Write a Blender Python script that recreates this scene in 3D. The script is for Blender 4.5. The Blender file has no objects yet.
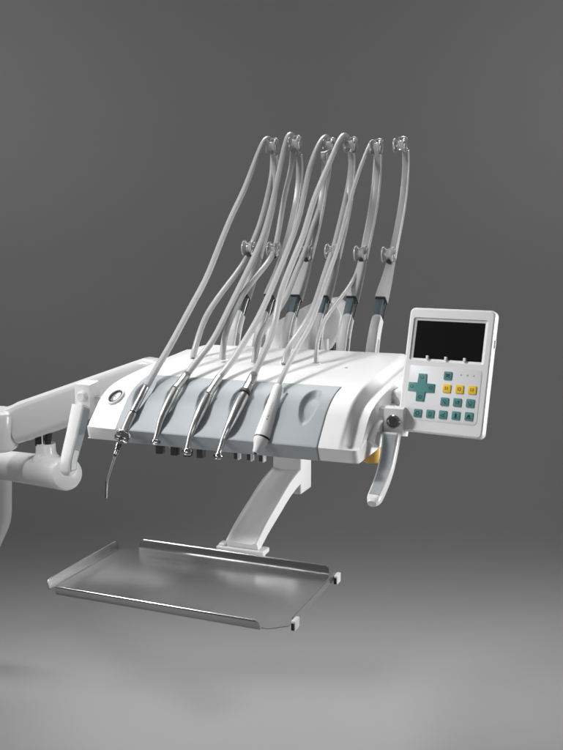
import bpy, bmesh, math, random
from mathutils import Vector, Matrix
random.seed(4)
S = bpy.context.scene
COL = S.collection
V = Vector
rad = math.radians

# ------------------------------------------------------------ materials
def mat(name, col, rough=.4, metal=0., bump=0., bscale=60., var=0., coat=0., trans=0., ior=1.45, spec=.5, stretch=None, rvar=0.):
    m = bpy.data.materials.new(name); m.use_nodes = True
    nt = m.node_tree; b = nt.nodes['Principled BSDF']
    b.inputs['Base Color'].default_value = (*col, 1)
    b.inputs['Roughness'].default_value = rough
    b.inputs['Metallic'].default_value = metal
    b.inputs['Coat Weight'].default_value = coat
    b.inputs['Coat Roughness'].default_value = .12
    b.inputs['Transmission Weight'].default_value = trans
    b.inputs['IOR'].default_value = ior
    b.inputs['Specular IOR Level'].default_value = spec
    tc = nt.nodes.new('ShaderNodeTexCoord'); mp = nt.nodes.new('ShaderNodeMapping')
    nt.links.new(tc.outputs['Object'], mp.inputs['Vector'])
    if stretch: mp.inputs['Scale'].default_value = stretch
    def noise(sc, det=4):
        n = nt.nodes.new('ShaderNodeTexNoise'); n.inputs['Scale'].default_value = sc; n.inputs['Detail'].default_value = det
        nt.links.new(mp.outputs[0], n.inputs['Vector']); return n
    if bump:
        n = noise(bscale); bp = nt.nodes.new('ShaderNodeBump'); bp.inputs['Strength'].default_value = bump
        bp.inputs['Distance'].default_value = .001
        nt.links.new(n.outputs['Fac'], bp.inputs['Height']); nt.links.new(bp.outputs[0], b.inputs['Normal'])
    if var:
        n = noise(9.); r = nt.nodes.new('ShaderNodeMapRange'); r.inputs['To Min'].default_value = 1-var; r.inputs['To Max'].default_value = 1+var
        mx = nt.nodes.new('ShaderNodeVectorMath'); mx.operation = 'SCALE'; mx.inputs[0].default_value = col
        nt.links.new(n.outputs['Fac'], r.inputs['Value']); nt.links.new(r.outputs[0], mx.inputs['Scale']); nt.links.new(mx.outputs[0], b.inputs['Base Color'])
    if rvar:
        n = noise(7.); r = nt.nodes.new('ShaderNodeMapRange'); r.inputs['To Min'].default_value = rough-rvar; r.inputs['To Max'].default_value = rough+rvar
        nt.links.new(n.outputs['Fac'], r.inputs['Value']); nt.links.new(r.outputs[0], b.inputs['Roughness'])
    return m
WHITE = mat('white_plastic', (.80,.80,.80), .33, bump=.05, bscale=220, var=.015, rvar=.05)
WHITE2 = mat('white_enamel', (.78,.78,.78), .25, bump=.03, bscale=90, var=.015, coat=.3)
GREY = mat('blue_grey_silicone', (.345,.375,.395), .5, bump=.08, bscale=300, var=.03, rvar=.05)
HOSE = mat('light_grey_silicone_hose', (.43,.43,.43), .27, bump=.05, bscale=160, var=.03)
ARMP = mat('grey_nylon', (.43,.43,.43), .42, bump=.06, bscale=200, var=.03)
STRIP = mat('grey_spring_plastic', (.40,.40,.40), .27, var=.03)
TEAL = mat('dark_slate_plastic', (.07,.105,.12), .35, var=.05)
STEEL = mat('polished_steel', (.80,.80,.79), .14, 1., rvar=.04)
SATIN = mat('satin_steel', (.72,.72,.71), .32, 1., bump=.04, bscale=300, rvar=.06)
TRAYM = mat('brushed_stainless', (.78,.78,.78), .25, 1., bump=.008, bscale=70, stretch=(1,14,14), rvar=.03)
TRAYW = mat('bright_stainless', (.74,.74,.74), .13, 1., bump=.006, bscale=60, stretch=(1,12,12), rvar=.02)
CLEAR = mat('clear_polycarbonate', (.93,.94,.94), .07, trans=.65, ior=1.5)
DARK = mat('black_rubber', (.018,.018,.018), .5, bump=.1)
DARKG = mat('dark_grey_rubber', (.045,.045,.047), .45)
CHROME = mat('dark_chrome', (.5,.5,.5), .12, 1.)
AMBER = mat('amber_plastic', (.75,.48,.09), .3, trans=.15)
SCREEN = mat('black_glass_screen', (.004,.004,.005), .16, coat=.6)
KEYP = mat('pale_keypad_foil', (.75,.75,.765), .38)
PANW = mat('panel_white', (.79,.79,.79), .36, bump=.06, bscale=240)
KGREEN = mat('teal_key', (.085,.26,.26), .42, var=.05)
KYEL = mat('yellow_key', (.90,.60,.03), .42, var=.04)
INK = mat('dark_key_ink', (.012,.04,.045), .5)
INKR = mat('brown_key_ink', (.22,.08,.02), .5)
LEDM = mat('pale_grey_lens', (.45,.45,.47), .3)
DIAL = mat('gauge_dial', (.34,.34,.34), .3)
BEZ = mat('gauge_bezel_metal', (.12,.12,.12), .25, .6)
INKG = mat('grey_print', (.25,.25,.26), .5)
BACK = mat('grey_studio_backdrop', (.30,.30,.30), .75, spec=.15, bump=.03, bscale=20, var=.012)

# ------------------------------------------------------------ helpers
def link(name, bm, mats, parent=None, smooth=True, angle=35):
    bmesh.ops.recalc_face_normals(bm, faces=bm.faces)
    me = bpy.data.meshes.new(name); bm.to_mesh(me); bm.free()
    for m in (mats if isinstance(mats, (list, tuple)) else [mats]): me.materials.append(m)
    o = bpy.data.objects.new(name, me); COL.objects.link(o)
    if parent:
        o.parent = parent; bpy.context.view_layer.update(); o.matrix_parent_inverse = parent.matrix_world.inverted()
    if smooth:
        me.shade_smooth(); me.set_sharp_from_angle(angle=rad(angle))
    return o
def empty(name, loc, label, cat, group=None):
    o = bpy.data.objects.new(name, None); COL.objects.link(o); o.location = loc; o.empty_display_size = .03
    o['label'] = label; o['category'] = cat
    if group: o['group'] = group
    bpy.context.view_layer.update()
    return o
def crom(P, n=8):
    P = [tuple(p) for p in P]; out = []; k = len(P[0])
    Q = [tuple(2*a-b for a,b in zip(P[0],P[1]))]+P+[tuple(2*a-b for a,b in zip(P[-1],P[-2]))]
    for i in range(1, len(Q)-2):
        for s in range(n):
            t = s/n
            out.append(tuple(.5*((2*Q[i][j])+(-Q[i-1][j]+Q[i+1][j])*t+(2*Q[i-1][j]-5*Q[i][j]+4*Q[i+1][j]-Q[i+2][j])*t*t+(-Q[i-1][j]+3*Q[i][j]-3*Q[i+1][j]+Q[i+2][j])*t**3) for j in range(k)))
    out.append(P[-1]); return out
def smooth_pts(P, it=2):
    P = [V(p) for p in P]
    for _ in range(it):
        P = [P[0]]+[P[i]*.5+(P[i-1]+P[i+1])*.25 for i in range(1, len(P)-1)]+[P[-1]]
    return P
def tube(bm, P, r, seg=16, mi=0, cap=True):
    P = [V(p) for p in P]; n = len(P)
    R = r if isinstance(r, (list, tuple)) else [r]*n
    T = [(P[min(i+1,n-1)]-P[max(i-1,0)]).normalized() for i in range(n)]
    a = V((1,0,0)) if abs(T[0].x) < .9 else V((0,0,1))
    N = (a-T[0]*a.dot(T[0])).normalized(); rings = []
    for i in range(n):
        N = (N-T[i]*N.dot(T[i])).normalized(); B = T[i].cross(N)
        rings.append([bm.verts.new(P[i]+(N*math.cos(q)+B*math.sin(q))*R[i]) for q in [2*math.pi*k/seg for k in range(seg)]])
    for i in range(n-1):
        for k in range(seg):
            f = bm.faces.new((rings[i][k], rings[i][(k+1)%seg], rings[i+1][(k+1)%seg], rings[i+1][k])); f.material_index = mi
    if cap:
        f = bm.faces.new(rings[0][::-1]); f.material_index = mi
        f = bm.faces.new(rings[-1]); f.material_index = mi
def along(A, B, prof):
    """points and radii of a turned shape from A to B; prof = [(t, r)]"""
    A = V(A); B = V(B); return [A.lerp(B, t) for t, r in prof], [r for t, r in prof]
def turned(bm, A, B, prof, seg=24, mi=0, cap=True):
    A = V(A); B = V(B); d = (B-A).normalized(); a = V((1,0,0)) if abs(d.x) < .9 else V((0,0,1))
    N = (a-d*a.dot(d)).normalized(); Bn = d.cross(N); rings = []
    for t, r in prof:
        c = A.lerp(B, t); rings.append([bm.verts.new(c+(N*math.cos(2*math.pi*k/seg)+Bn*math.sin(2*math.pi*k/seg))*r) for k in range(seg)])
    for i in range(len(rings)-1):
        for k in range(seg):
            f = bm.faces.new((rings[i][k], rings[i][(k+1)%seg], rings[i+1][(k+1)%seg], rings[i+1][k])); f.material_index = mi
    if cap:
        for rg in (rings[0][::-1], rings[-1]):
            f = bm.faces.new(rg); f.material_index = mi
def rrect(w, h, r, n=4):
    pts = []; r = min(r, w/2*.98, h/2*.98)
    for cx, cy, a0 in ((w/2-r,h/2-r,0),(-w/2+r,h/2-r,90),(-w/2+r,-h/2+r,180),(w/2-r,-h/2+r,270)):
        for k in range(n+1):
            a = rad(a0+90*k/n); pts.append((cx+r*math.cos(a), cy+r*math.sin(a)))
    return pts
def loft(bm, P, sec, side=V((1,0,0)), mi=0, cap=True):
    """rounded-rectangle bar along P; sec = [(width along side, depth, corner radius)] per point"""
    P = [V(p) for p in P]; n = len(P); rings = []
    for i in range(n):
        T = (P[min(i+1,n-1)]-P[max(i-1,0)]).normalized()
        sd = side(i/(n-1)) if callable(side) else side
        X = (sd-T*sd.dot(T)).normalized(); Y = T.cross(X)
        w, h, r = sec[i] if isinstance(sec, list) else sec
        rings.append([bm.verts.new(P[i]+X*a+Y*b) for a, b in rrect(w, h, r)])
    m = len(rings[0])
    for i in range(n-1):
        for k in range(m):
            f = bm.faces.new((rings[i][k], rings[i][(k+1)%m], rings[i+1][(k+1)%m], rings[i+1][k])); f.material_index = mi
    if cap:
        for rg in (rings[0][::-1], rings[-1]):
            f = bm.faces.new(rg); f.material_index = mi
def box(bm, lo, hi, bev=.002, mi=0, M=None):
    vs = [bm.verts.new((x,y,z)) for x in (lo[0],hi[0]) for y in (lo[1],hi[1]) for z in (lo[2],hi[2])]
    fs = [bm.faces.new([vs[i] for i in q]) for q in ((0,1,3,2),(4,6,7,5),(0,4,5,1),(2,3,7,6),(0,2,6,4),(1,5,7,3))]
    es = list({e for f in fs for e in f.edges})
    if bev:
        r = bmesh.ops.bevel(bm, geom=es, offset=bev, segments=3, affect='EDGES', profile=.6)
        new = {v for f in r['faces'] for v in f.verts}; vs = list(new)
        fs = list({f for v in vs for f in v.link_faces})
    for f in fs: f.material_index = mi
    if M is not None:
        for v in vs: v.co = M @ v.co
    return fs
def prism(bm, outline, f0, f1, bev=0, mi=0):
    """outline extruded between two maps f0, f1 : 2-D point -> 3-D point"""
    a = [bm.verts.new(f0(p)) for p in outline]; b = [bm.verts.new(f1(p)) for p in outline]; n = len(a); fs = []
    fs.append(bm.faces.new(a[::-1])); fs.append(bm.faces.new(b))
    for k in range(n): fs.append(bm.faces.new((a[k], a[(k+1)%n], b[(k+1)%n], b[k])))
    for f in fs: f.material_index = mi
    if bev:
        es = list({e for f in fs[:2] for e in f.edges})
        bmesh.ops.bevel(bm, geom=es, offset=bev, segments=2, affect='EDGES', profile=.6)

# ------------------------------------------------------------ camera, backdrop, light
YAW = rad(22); F_PX = 900.; PITCH = math.atan(134/F_PX)
CAM = V((.925,-1.335,1.30))
FWD = V((-math.sin(YAW), math.cos(YAW), 0)); RGT = V((math.cos(YAW), math.sin(YAW), 0))
cd = bpy.data.cameras.new('camera'); cam = bpy.data.objects.new('camera', cd); COL.objects.link(cam)
cam.location = CAM; cam.rotation_euler = (math.pi/2-PITCH, 0, YAW)
cd.sensor_fit = 'VERTICAL'; cd.sensor_height = 24; cd.lens = 24*F_PX/750
cd.clip_end = 100; cd.clip_start = .05
S.camera = cam

def studio(d, s, z): return V((CAM.x, CAM.y, 0))+FWD*d+RGT*s+V((0,0,z))
bm = bmesh.new(); prof = [(-1.5,0),(0,0),(1.,0),(2.,0)]
D0, RR = 2.70, 1.25
for k in range(0, 41):
    a = rad(90*k/40); prof.append((D0+RR*math.sin(a), RR-RR*math.cos(a)))
prof += [(D0+RR, 2.6), (D0+RR, 3.4), (D0+RR, 4.4)]
rows = [[bm.verts.new(studio(d, s, z)) for s in (-4,-2,-1,0,1,2,4)] for d, z in prof]
for r0, r1 in zip(rows, rows[1:]):
    for k in range(6): bm.faces.new((r0[k], r0[k+1], r1[k+1], r1[k]))
bd = link('backdrop', bm, BACK, angle=60); bd['kind'] = 'structure'

w = bpy.data.worlds.new('World'); S.world = w; w.use_nodes = True
w.node_tree.nodes['Background'].inputs[0].default_value = (1,1,1,1)
w.node_tree.nodes['Background'].inputs[1].default_value = .07
def area(name, loc, target, size, power, sy=None, spread=180):
    l = bpy.data.lights.new(name, 'AREA'); l.size = size; l.energy = power; l.spread = rad(spread)
    if sy: l.shape = 'RECTANGLE'; l.size_y = sy
    o = bpy.data.objects.new(name, l); COL.objects.link(o); o.location = loc
    o.rotation_euler = (V(target)-V(loc)).to_track_quat('-Z', 'Y').to_euler(); return o
CTR = V((.25,.1,1.05))
area('key_softbox', CTR+V((-1.05,-.70,1.55)), CTR, .32, 6.3, spread=75)
area('floor_softbox', studio(2.95,0,2.2), studio(2.34,0,0), 3.2, 10.5, .3, spread=52)
area('wall_wash_left', studio(2.6,-2.3,2.1), studio(3.95,.3,1.55), .6, 7, 1.2, spread=120)  # added wash lamp out of view, lifts the dark backdrop wall
area('wall_wash_right', studio(2.6,2.3,2.1), studio(3.95,-.3,1.55), .6, 7, 1.2, spread=120)  # matching added wash from the right, evens out the wall
area('top_softbox', CTR+V((-.1,.45,1.6)), CTR, .8, .9, .8, spread=80)
area('left_fill_softbox', CTR+V((-1.5,-1.1,.45)), CTR+V((0,0,.1)), .9, 1.8, 1.2, spread=56)
area('low_front_fill', CAM+V((.1,-.5,-.75)), CTR+V((0,0,-.25)), 1.3, .9, .8, spread=70)  # added fill out of view, brightens tray front and tray arm
area('right_strip_softbox', CTR+V((1.6,.6,.1)), CTR+V((0,0,.05)), .3, 3.6, 1.1, spread=50)
area('back_softbox', studio(3.2,-.1,2.75), (.26,-.06,.735), 1.7, 2.7, .35, spread=44)

# ------------------------------------------------------------ delivery unit: housing
unit = empty('dental_delivery_unit', (.25,.2,.95), 'white wall-arm dental delivery unit with blue-grey front rests, six hose arms and a keypad', 'dental unit')
HX = .513
LIP = [(.014,.9465),(.011,.953),(.008,.9595),(.0045,.9665),(.003,.9700),(.0034,.9712)]
PR = [(.0044,.9722),(.015,.985),(.030,1.001),(.05,1.021),(.08,1.0385),(.12,1.0495),(.18,1.058),(.28,1.068),(.38,1.0765),(.405,1.078),(.418,1.074),(.425,1.064)]
# arc-length table of the profile
fine = LIP+crom(PR, 12)
sl = [0]
for a, b in zip(fine, fine[1:]): sl.append(sl[-1]+math.hypot(b[0]-a[0], b[1]-a[1]))
def prof_at(s):
    s = max(0, min(sl[-1], s)); i = 0
    while i < len(sl)-2 and sl[i+1] < s: i += 1
    t = (s-sl[i])/max(1e-9, sl[i+1]-sl[i]); return fine[i][0]+(fine[i+1][0]-fine[i][0])*t, fine[i][1]+(fine[i+1][1]-fine[i][1])*t
def nrm_at(s):
    a = prof_at(s-.004); b = prof_at(s+.004); d = V((0, b[0]-a[0], b[1]-a[1])).normalized(); return V((0, -d.z, d.y))
def s_of_y(y):
    for i, p in enumerate(fine):
        if p[0] >= y and i > 5: return sl[i]
    return sl[-1]
SLIP = [sl[i] for i in range(len(fine)) if fine[i][1] >= .9699][0]          # crease between lip and slope
SPAN = s_of_y(.122)           # upper border of the blue-grey rests
def sst(a, b, x):
    t = max(0, min(1, (x-a)/(b-a))); return t*t*(3-2*t)
PX0, PX1 = .066, .448
def drop(x, s):
    e = HX-x; wgt = sst(SLIP-.002, SLIP+.014, s)
    right = .019 if e < .0150 else .019*(1-sst(.0150, .0300, e))
    right += .010*sst(.012, 0, e)*0
    left = .013*(1-sst(.0, .055, x))
    return right*wgt+left*sst(0, SLIP+.03, s)
def surf(x, s, up=0.):
    y, z = prof_at(s); n = nrm_at(s); e_ = min(x, HX-x)
    if e_ < .009: y += (.009-math.sqrt(max(0, .009**2-(.009-e_)**2)))*(1-sst(SLIP, SLIP+.02, s))
    p = V((x, y, z))+n*(up-drop(x, s)); return p
bm = bmesh.new()
xs = [0,.0004,.0015,.003,.006,.009,.012,.018,.024,.030,.036,.042,.05,.058,PX0+.001]+[PX0+.001+(PX1-PX0-.002)*k/24 for k in range(1,25)]+[.455,.463,.471,.476,.479,.4815,.484,.4865,.489,.4915,.494,.4965,.500,.504,.508,.511,.5124,HX]
ss = [SLIP*k/4 for k in range(5)]+[SLIP+(SPAN-.001-SLIP)*k/26 for k in range(1,27)]+[SPAN-.001+(sl[-1]-SPAN+.001)*k/34 for k in range(1,35)]
g = [[bm.verts.new(surf(x, s)) for s in ss] for x in xs]
for i in range(len(xs)-1):
    for j in range(len(ss)-1):
        if xs[i] >= PX0 and xs[i+1] <= PX1 and ss[j+1] <= SPAN and j >= 0 and xs[i] >= PX0+.0005: continue
        bm.faces.new((g[i][j], g[i+1][j], g[i+1][j+1], g[i][j+1]))
# back wall, side walls, underside
for i in range(len(xs)-1):
    a0, a1 = g[i][-1], g[i+1][-1]
    b0 = bm.verts.new((xs[i], .42, .9468)) if i == 0 else b1_
    b1 = bm.verts.new((xs[i+1], .42, .9468)); b1_ = b1
    bm.faces.new((a0, a1, b1, b0))
for col in (g[0], g[-1]):
    x = col[0].co.x
    bm.faces.new(list(col)+[bm.verts.new((x, .42, .9468))])
v = [bm.verts.new(p) for p in ((0,.0145,.9468),(HX,.0145,.9468),(HX,.42,.9505),(0,.42,.9505))]; bm.faces.new(v)
housing = link('housing', bm, WHITE, unit, angle=50)

# blue-grey silicone rests with spoon-shaped recesses
RC = [.412-.064*k for k in range(6)]
bm = bmesh.new()
SREC = s_of_y(.061)
def panel_pt(x, s):
    d = 0
    for c in RC:
        cs = SREC
        u = (x-c+(s-cs)*.02)/.0175; w_ = (s-cs)/(.047)
        wdt = 1-.25*max(0, -w_)
        q = (u/wdt)**2+w_*w_
        d = max(d, .0095*(1-sst(.30, 1.0, q)) if q < 1 else 0)
    e = min(x-PX0, PX1-x, SPAN-s+.0012, 1.)
    if SPAN-s < .012:      # rounded upper corners
        cx = min(x-PX0, PX1-x)
    rim = .0026*sst(-.0001, .0016, e)
    return surf(x, s, -.0010+rim-d)
N1, N2 = 260, 96
xs2 = [PX0, PX0+.0004, PX0+.001]+[PX0+.001+(PX1-PX0-.002)*k/N1 for k in range(1, N1+1)]+[PX1-.0004, PX1]
ss2 = [0]+[SLIP*k/4 for k in range(1,5)]+[SLIP+(SPAN-.002-SLIP)*k/N2 for k in range(1, N2+1)]+[SPAN-.0013, SPAN-.0006, SPAN, SPAN+.0012]
g = []
for x in xs2:
    e = min(x-PX0, PX1-x); cut = 0
    if e < .010 and x < .2: cut = .010-math.sqrt(max(0, .010**2-(.010-e)**2))
    smax = SPAN+.0012-cut*.8
    g.append([bm.verts.new(panel_pt(x, s*smax/(SPAN+.0012))) for s in ss2])
for i in range(len(xs2)-1):
    for j in range(len(ss2)-1): bm.faces.new((g[i][j], g[i+1][j], g[i+1][j+1], g[i][j+1]))
for i in range(len(xs2)-1):
    b0 = bm.verts.new((xs2[i], .022, .9470)); b1 = bm.verts.new((xs2[i+1], .022, .9470))
    bm.faces.new((g[i][0], b0, b1, g[i+1][0]))
bmesh.ops.remove_doubles(bm, verts=bm.verts, dist=1e-6)
link('front_rest', bm, GREY, housing, angle=40)

# gauge on the left cap
def on_surface(x, y): s = s_of_y(y); return surf(x, s), nrm_at(s)
gc, gn = V((0.0393,0.0482,1.0192)), nrm_at(s_of_y(.05))
gc = surf(gc.x, s_of_y(gc.y)); gn = (gn+V((-.22,0,0))).normalized()
bm = bmesh.new()
turned(bm, gc-gn*.004, gc+gn*.003, [(0,.0180),(.75,.0180),(.92,.0172),(1,.0165),(1.0,.0152),(.80,.0144),(.3,.0140)], 40, cap=False)
gauge = link('pressure_gauge', bm, WHITE, unit)
bm = bmesh.new()
turned(bm, gc-gn*.0035, gc+gn*.0022, [(.45,.0144),(.47,.0144),(1,.0140),(1,.0118),(.45,.0112)], 36, cap=False)
link('gauge_bezel', bm, BEZ, gauge)
bm = bmesh.new()
turned(bm, gc-gn*.0030, gc-gn*.0006, [(0,.0116),(1,.0116)], 32)
gx = V((1,0,0)); gx = (gx-gn*gx.dot(gn)).normalized(); gy = gn.cross(gx)
for k in range(11):
    a = rad(220-26*k); p = gc-gn*.0004+(gx*math.cos(a)+gy*math.sin(a))*.0078
    M = Matrix.Translation(p) @ Matrix((gx, gy, gn)).transposed().to_4x4() @ Matrix.Rotation(a, 4, 'Z')
    box(bm, (-.0011,-.0002,-.0001), (.0011,.0002,.0001), 0, 1, M)
M = Matrix.Translation(gc-gn*.0002) @ Matrix((gx, gy, gn)).transposed().to_4x4() @ Matrix.Rotation(rad(150), 4, 'Z')
box(bm, (-.002,-.0004,-.0001), (.0070,.0004,.0001), 0, 1, M)
box(bm, (-.003,-.0028,-.0002), (.003,-.0016,.0), 0, 1, M)
link('gauge_dial', bm, [DIAL, DARK], gauge)

# rubber stubs hanging below the lip
STUB = [(0.1308,0.05,0.9336),(0.1613,0.05,0.9326),(0.1874,0.05,0.9331),(0.2132,0.05,0.9335)]
for k, p in enumerate(STUB):
    bm = bmesh.new(); box(bm, (p[0]-.0062, .042, .922), (p[0]+.0062, .056, .952), .0012)
    link('rest_lever', bm, DARKG, housing)
for k, p in enumerate([(0.1471,0.05,0.9332),(0.1743,0.05,0.9319)]):
    bm = bmesh.new(); box(bm, (p[0]-.005, .060, .930), (p[0]+.005, .066, .952), .001)
    link('lever_bracket', bm, WHITE, housing)
for k, p in enumerate([(0.2821,0.05,0.9325),(0.3068,0.05,0.933),(0.3293,0.05,0.9333)]):
    bm = bmesh.new(); box(bm, (p[0]-.004, .045, .926), (p[0]+.003, .055, .952), .0008)
    link('rest_lever', bm, DARKG, housing)
    bm = bmesh.new(); box(bm, (p[0]+.0035, .044, .925), (p[0]+.0055, .056, .952), .0006)
    link('lever_bracket', bm, WHITE, housing)

# hose grommets on the top
HOLES = [[(0.0775,0.2819,1.0645)][0], [(0.1467,0.2763,1.0645)][0], [(0.2172,0.2723,1.0645)][0], [(0.2828,0.2674,1.0645)][0], [(0.3474,0.2706,1.0645)][0], [(0.4136,0.2461,1.0645)][0]]
for k, h in enumerate(HOLES):
    s = s_of_y(h[1]); c = surf(h[0], s); n = nrm_at(s); bm = bmesh.new()
    if k < 5:
        turned(bm, c-n*.002, c+n*.0026, [(0,.0105),(.6,.0105),(1,.0092),(1,.006),(.2,.0058)], 28, cap=False)
        link('hose_grommet', bm, WHITE, housing)
    else:
        turned(bm, c-n*.002, c+n*.0006, [(0,.0032),(1,.0030)], 20); link('screw', bm, CHROME, housing)

# right side: bracket pieces between housing and handle, amber filter cup
bm = bmesh.new()
SB = [(.055,.975),(.085,.958),(.13,.948),(.25,.948),(.30,.97),(.30,1.02),(.16,1.008),(.09,.995)]
prism(bm, SB, lambda p: V((HX-.03,p[0],p[1])), lambda p: V((HX+.012,p[0]+.006,p[1])), .003)
side_br = link('side_bracket', bm, WHITE, housing)
bm = bmesh.new()
ac = [(0.5,0.1355,0.9384)][0]; ac2 = [(0.5,0.1363,0.9222)][0]
turned(bm, V(ac)+V((0,0,.012)), V(ac2), [(0,.0170),(.93,.0170),(1,.0155)], 36)
link('amber_filter_cup', bm, AMBER, housing)
bm = bmesh.new()
turned(bm, V(ac)+V((0,0,.010)), V(ac)+V((0,0,.03)), [(0,.0185),(1,.0185)], 36)
link('filter_collar', bm, WHITE, housing)

# ------------------------------------------------------------ hose arms
ARMX = [.0957,.1572,.2196,.2850,.3470,.4110]
AY = [(.428,1.062),(.4470,1.110),(.4710,1.145),(.500,1.180),(.535,1.215),(.565,1.250),(.590,1.285),(.622,1.330),(.655,1.385),(.672,1.435),(.676,1.475),(.668,1.505),(.655,1.522)]
PATH = crom(AY, 10)
pl = [0]
for a, b in zip(PATH, PATH[1:]): pl.append(pl[-1]+math.hypot(b[0]-a[0], b[1]-a[1]))
def arm_pt(x, l):
    i = 0
    while i < len(pl)-2 and pl[i+1] < l: i += 1
    t = (l-pl[i])/max(1e-9, pl[i+1]-pl[i]); return V((x, PATH[i][0]+(PATH[i+1][0]-PATH[i][0])*t, PATH[i][1]+(PATH[i+1][1]-PATH[i][1])*t))
def arm_len(z):
    for i, p in enumerate(PATH):
        if p[1] >= z: return pl[i]
    return pl[-1]
def arm_seg(bm, x, l0, l1, secs, n=10, off=(0,0), mi=0):
    P = [arm_pt(x, l0+(l1-l0)*k/n)+V((off[0], off[1], 0)) for k in range(n+1)]
    def sec(t):
        for (t0, a), (t1, b) in zip(secs, secs[1:]):
            if t <= t1:
                q = (t-t0)/(t1-t0); return tuple(u+(v-u)*q for u, v in zip(a, b))
        return secs[-1][1]
    loft(bm, P, [sec(k/n) for k in range(n+1)], mi=mi)
L0, L1, L2 = arm_len(1.066), arm_len(1.142), arm_len(1.176)
LM, LT = arm_len(1.268), arm_len(1.500)
def spool(bm, c, r=.0125, w=.017, ax=V((1,0,0))):
    a = c-ax*w/2; b = c+ax*w/2
    turned(bm, a, b, [(0,.004),(0,r*.96),(.06,r),(.14,r),(.24,r*.80),(.38,r*.62),(.62,r*.62),(.76,r*.80),(.86,r),(.94,r),(1,r*.96),(1,.004)], 28, cap=True)
MIDP = [(0.0917,0.5324,1.2844)]+[(0.1532,0.5308,1.2813)]+[(0.2156,0.567,1.2735)]+[(0.281,0.5548,1.2772)]+[(0.343,0.569,1.273)]+[(0.407,0.5613,1.2713)]
TOPP = [(0.0917,0.6679,1.5195)]+[(0.1532,0.6554,1.5216)]+[(0.2156,0.715,1.5203)]+[(0.281,0.6794,1.5156)]+[(0.343,0.6737,1.5083)]+[(0.407,0.6407,1.5071)]
def make_arm(x):
    bm = bmesh.new(); arm_seg(bm, x, L0, L1, [(0,(.024,.026,.006)),(.75,(.021,.023,.006)),(.93,(.020,.021,.006)),(1,(.015,.016,.005))], 14)
    base = link('hose_arm', bm, ARMP, unit)
    bm = bmesh.new(); arm_seg(bm, x, L0+.003, L1-.006, [(0,(.0016,.0265,.0006)),(1,(.0016,.0225,.0006))], 10, (.0110-.0006,0))
    link('arm_side_rail', bm, WHITE, base)
    bm = bmesh.new(); arm_seg(bm, x, L1-.004, L2+.004, [(0,(.0155,.010,.002)),(1,(.0165,.010,.002))], 6, (-.002,-.004))
    link('arm_insert', bm, TEAL, base)
    bm = bmesh.new(); P = [arm_pt(x, L1-.022+(L2-L1+.024)*k/6)+V((.0085,.004,0)) for k in range(7)]; tube(bm, P, .0014, 10)
    P = [arm_pt(x, L1-.010+(L2-L1+.012)*k/6)+V((.0085,.0105,0)) for k in range(7)]; tube(bm, P, .0019, 10, 1)
    link('arm_spring_rod', bm, [STEEL, DARK], base)
    bm = bmesh.new(); arm_seg(bm, x, L2, LM+.012, [(0,(.0235,.028,.004)),(.10,(.0235,.028,.004)),(.75,(.0165,.019,.004)),(1,(.0140,.014,.003))], 16)
    link('arm_sleeve', bm, ARMP, base)
    bm = bmesh.new(); arm_seg(bm, x, L2-.0012, L2+.0002, [(0,(.0225,.027,.004)),(1,(.0225,.027,.004))], 2)
    link('arm_sleeve_rim', bm, DARKG, base)
    bm = bmesh.new(); arm_seg(bm, x, LM, LT, [(0,(.0150,.010,.002)),(.5,(.0145,.010,.002)),(1,(.0125,.009,.002))], 44)
    link('arm_strip', bm, STRIP, base)
    bm = bmesh.new(); arm_seg(bm, x+.0085, LM-.01, LT-.004, [(0,(.0022,.0120,.0009)),(1,(.0018,.0105,.0008))], 44, (-.0010,.0005))
    link('arm_edge_strip', bm, WHITE, base)
    # middle and top guide pulleys of clear plastic with steel clips
    for z, sgn in ((LM-.002, 0), (LT, 1)):
        c = V((MIDP, TOPP)[sgn][0])
        bm = bmesh.new(); spool(bm, c, .0165 if sgn else .0175, .025)
        pu = link('guide_pulley', bm, CLEAR, base)
        bm = bmesh.new()
        if sgn:
            x = c.x+.006; loop = [V((x-.0075, c.y, c.z+.010)), V((x-.0075, c.y-.001, c.z+.0165)), V((x+.0075, c.y-.001, c.z+.0172)), V((x+.0078, c.y, c.z+.010)), V((x-.0070, c.y, c.z+.0095))]
            tube(bm, smooth_pts(crom(loop, 6), 2), .0015, 10, 1)
            loft(bm, [V((x+.0055, c.y-.003, c.z+.013)), V((x+.0060, c.y-.006, c.z+.003)), V((x+.0052, c.y-.002, c.z-.012))], [(.0045,.010,.001),(.0060,.014,.001),(.003,.006,.001)])
        else:
            x = c.x+.006; cl = [V((x+.0040, c.y+.006, c.z+.013)), V((x+.0070, c.y-.006, c.z+.008)), V((x+.0078, c.y-.011, c.z-.003)), V((x+.0045, c.y-.010, c.z-.013)), V((x-.003, c.y-.006, c.z-.015))]
            loft(bm, crom(cl, 5), (.0050,.0022,.0008), side=V((1,0,.2)))
            tube(bm, crom([V((x-.0125, c.y-.008, c.z+.014)), V((x-.006, c.y-.011, c.z+.010)), V((x+.002, c.y-.009, c.z+.014))], 4), .0013, 8, 1)
        link('pulley_clip', bm, [STEEL, CLEAR], base)
        if sgn == 0:
            bm = bmesh.new(); turned(bm, c+V((.004,-.012,-.0145)), c+V((.004,-.004,-.0145)), [(0,.0050),(1,.0050)], 16); link('pulley_pin', bm, DARK, base)
    return base
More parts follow.
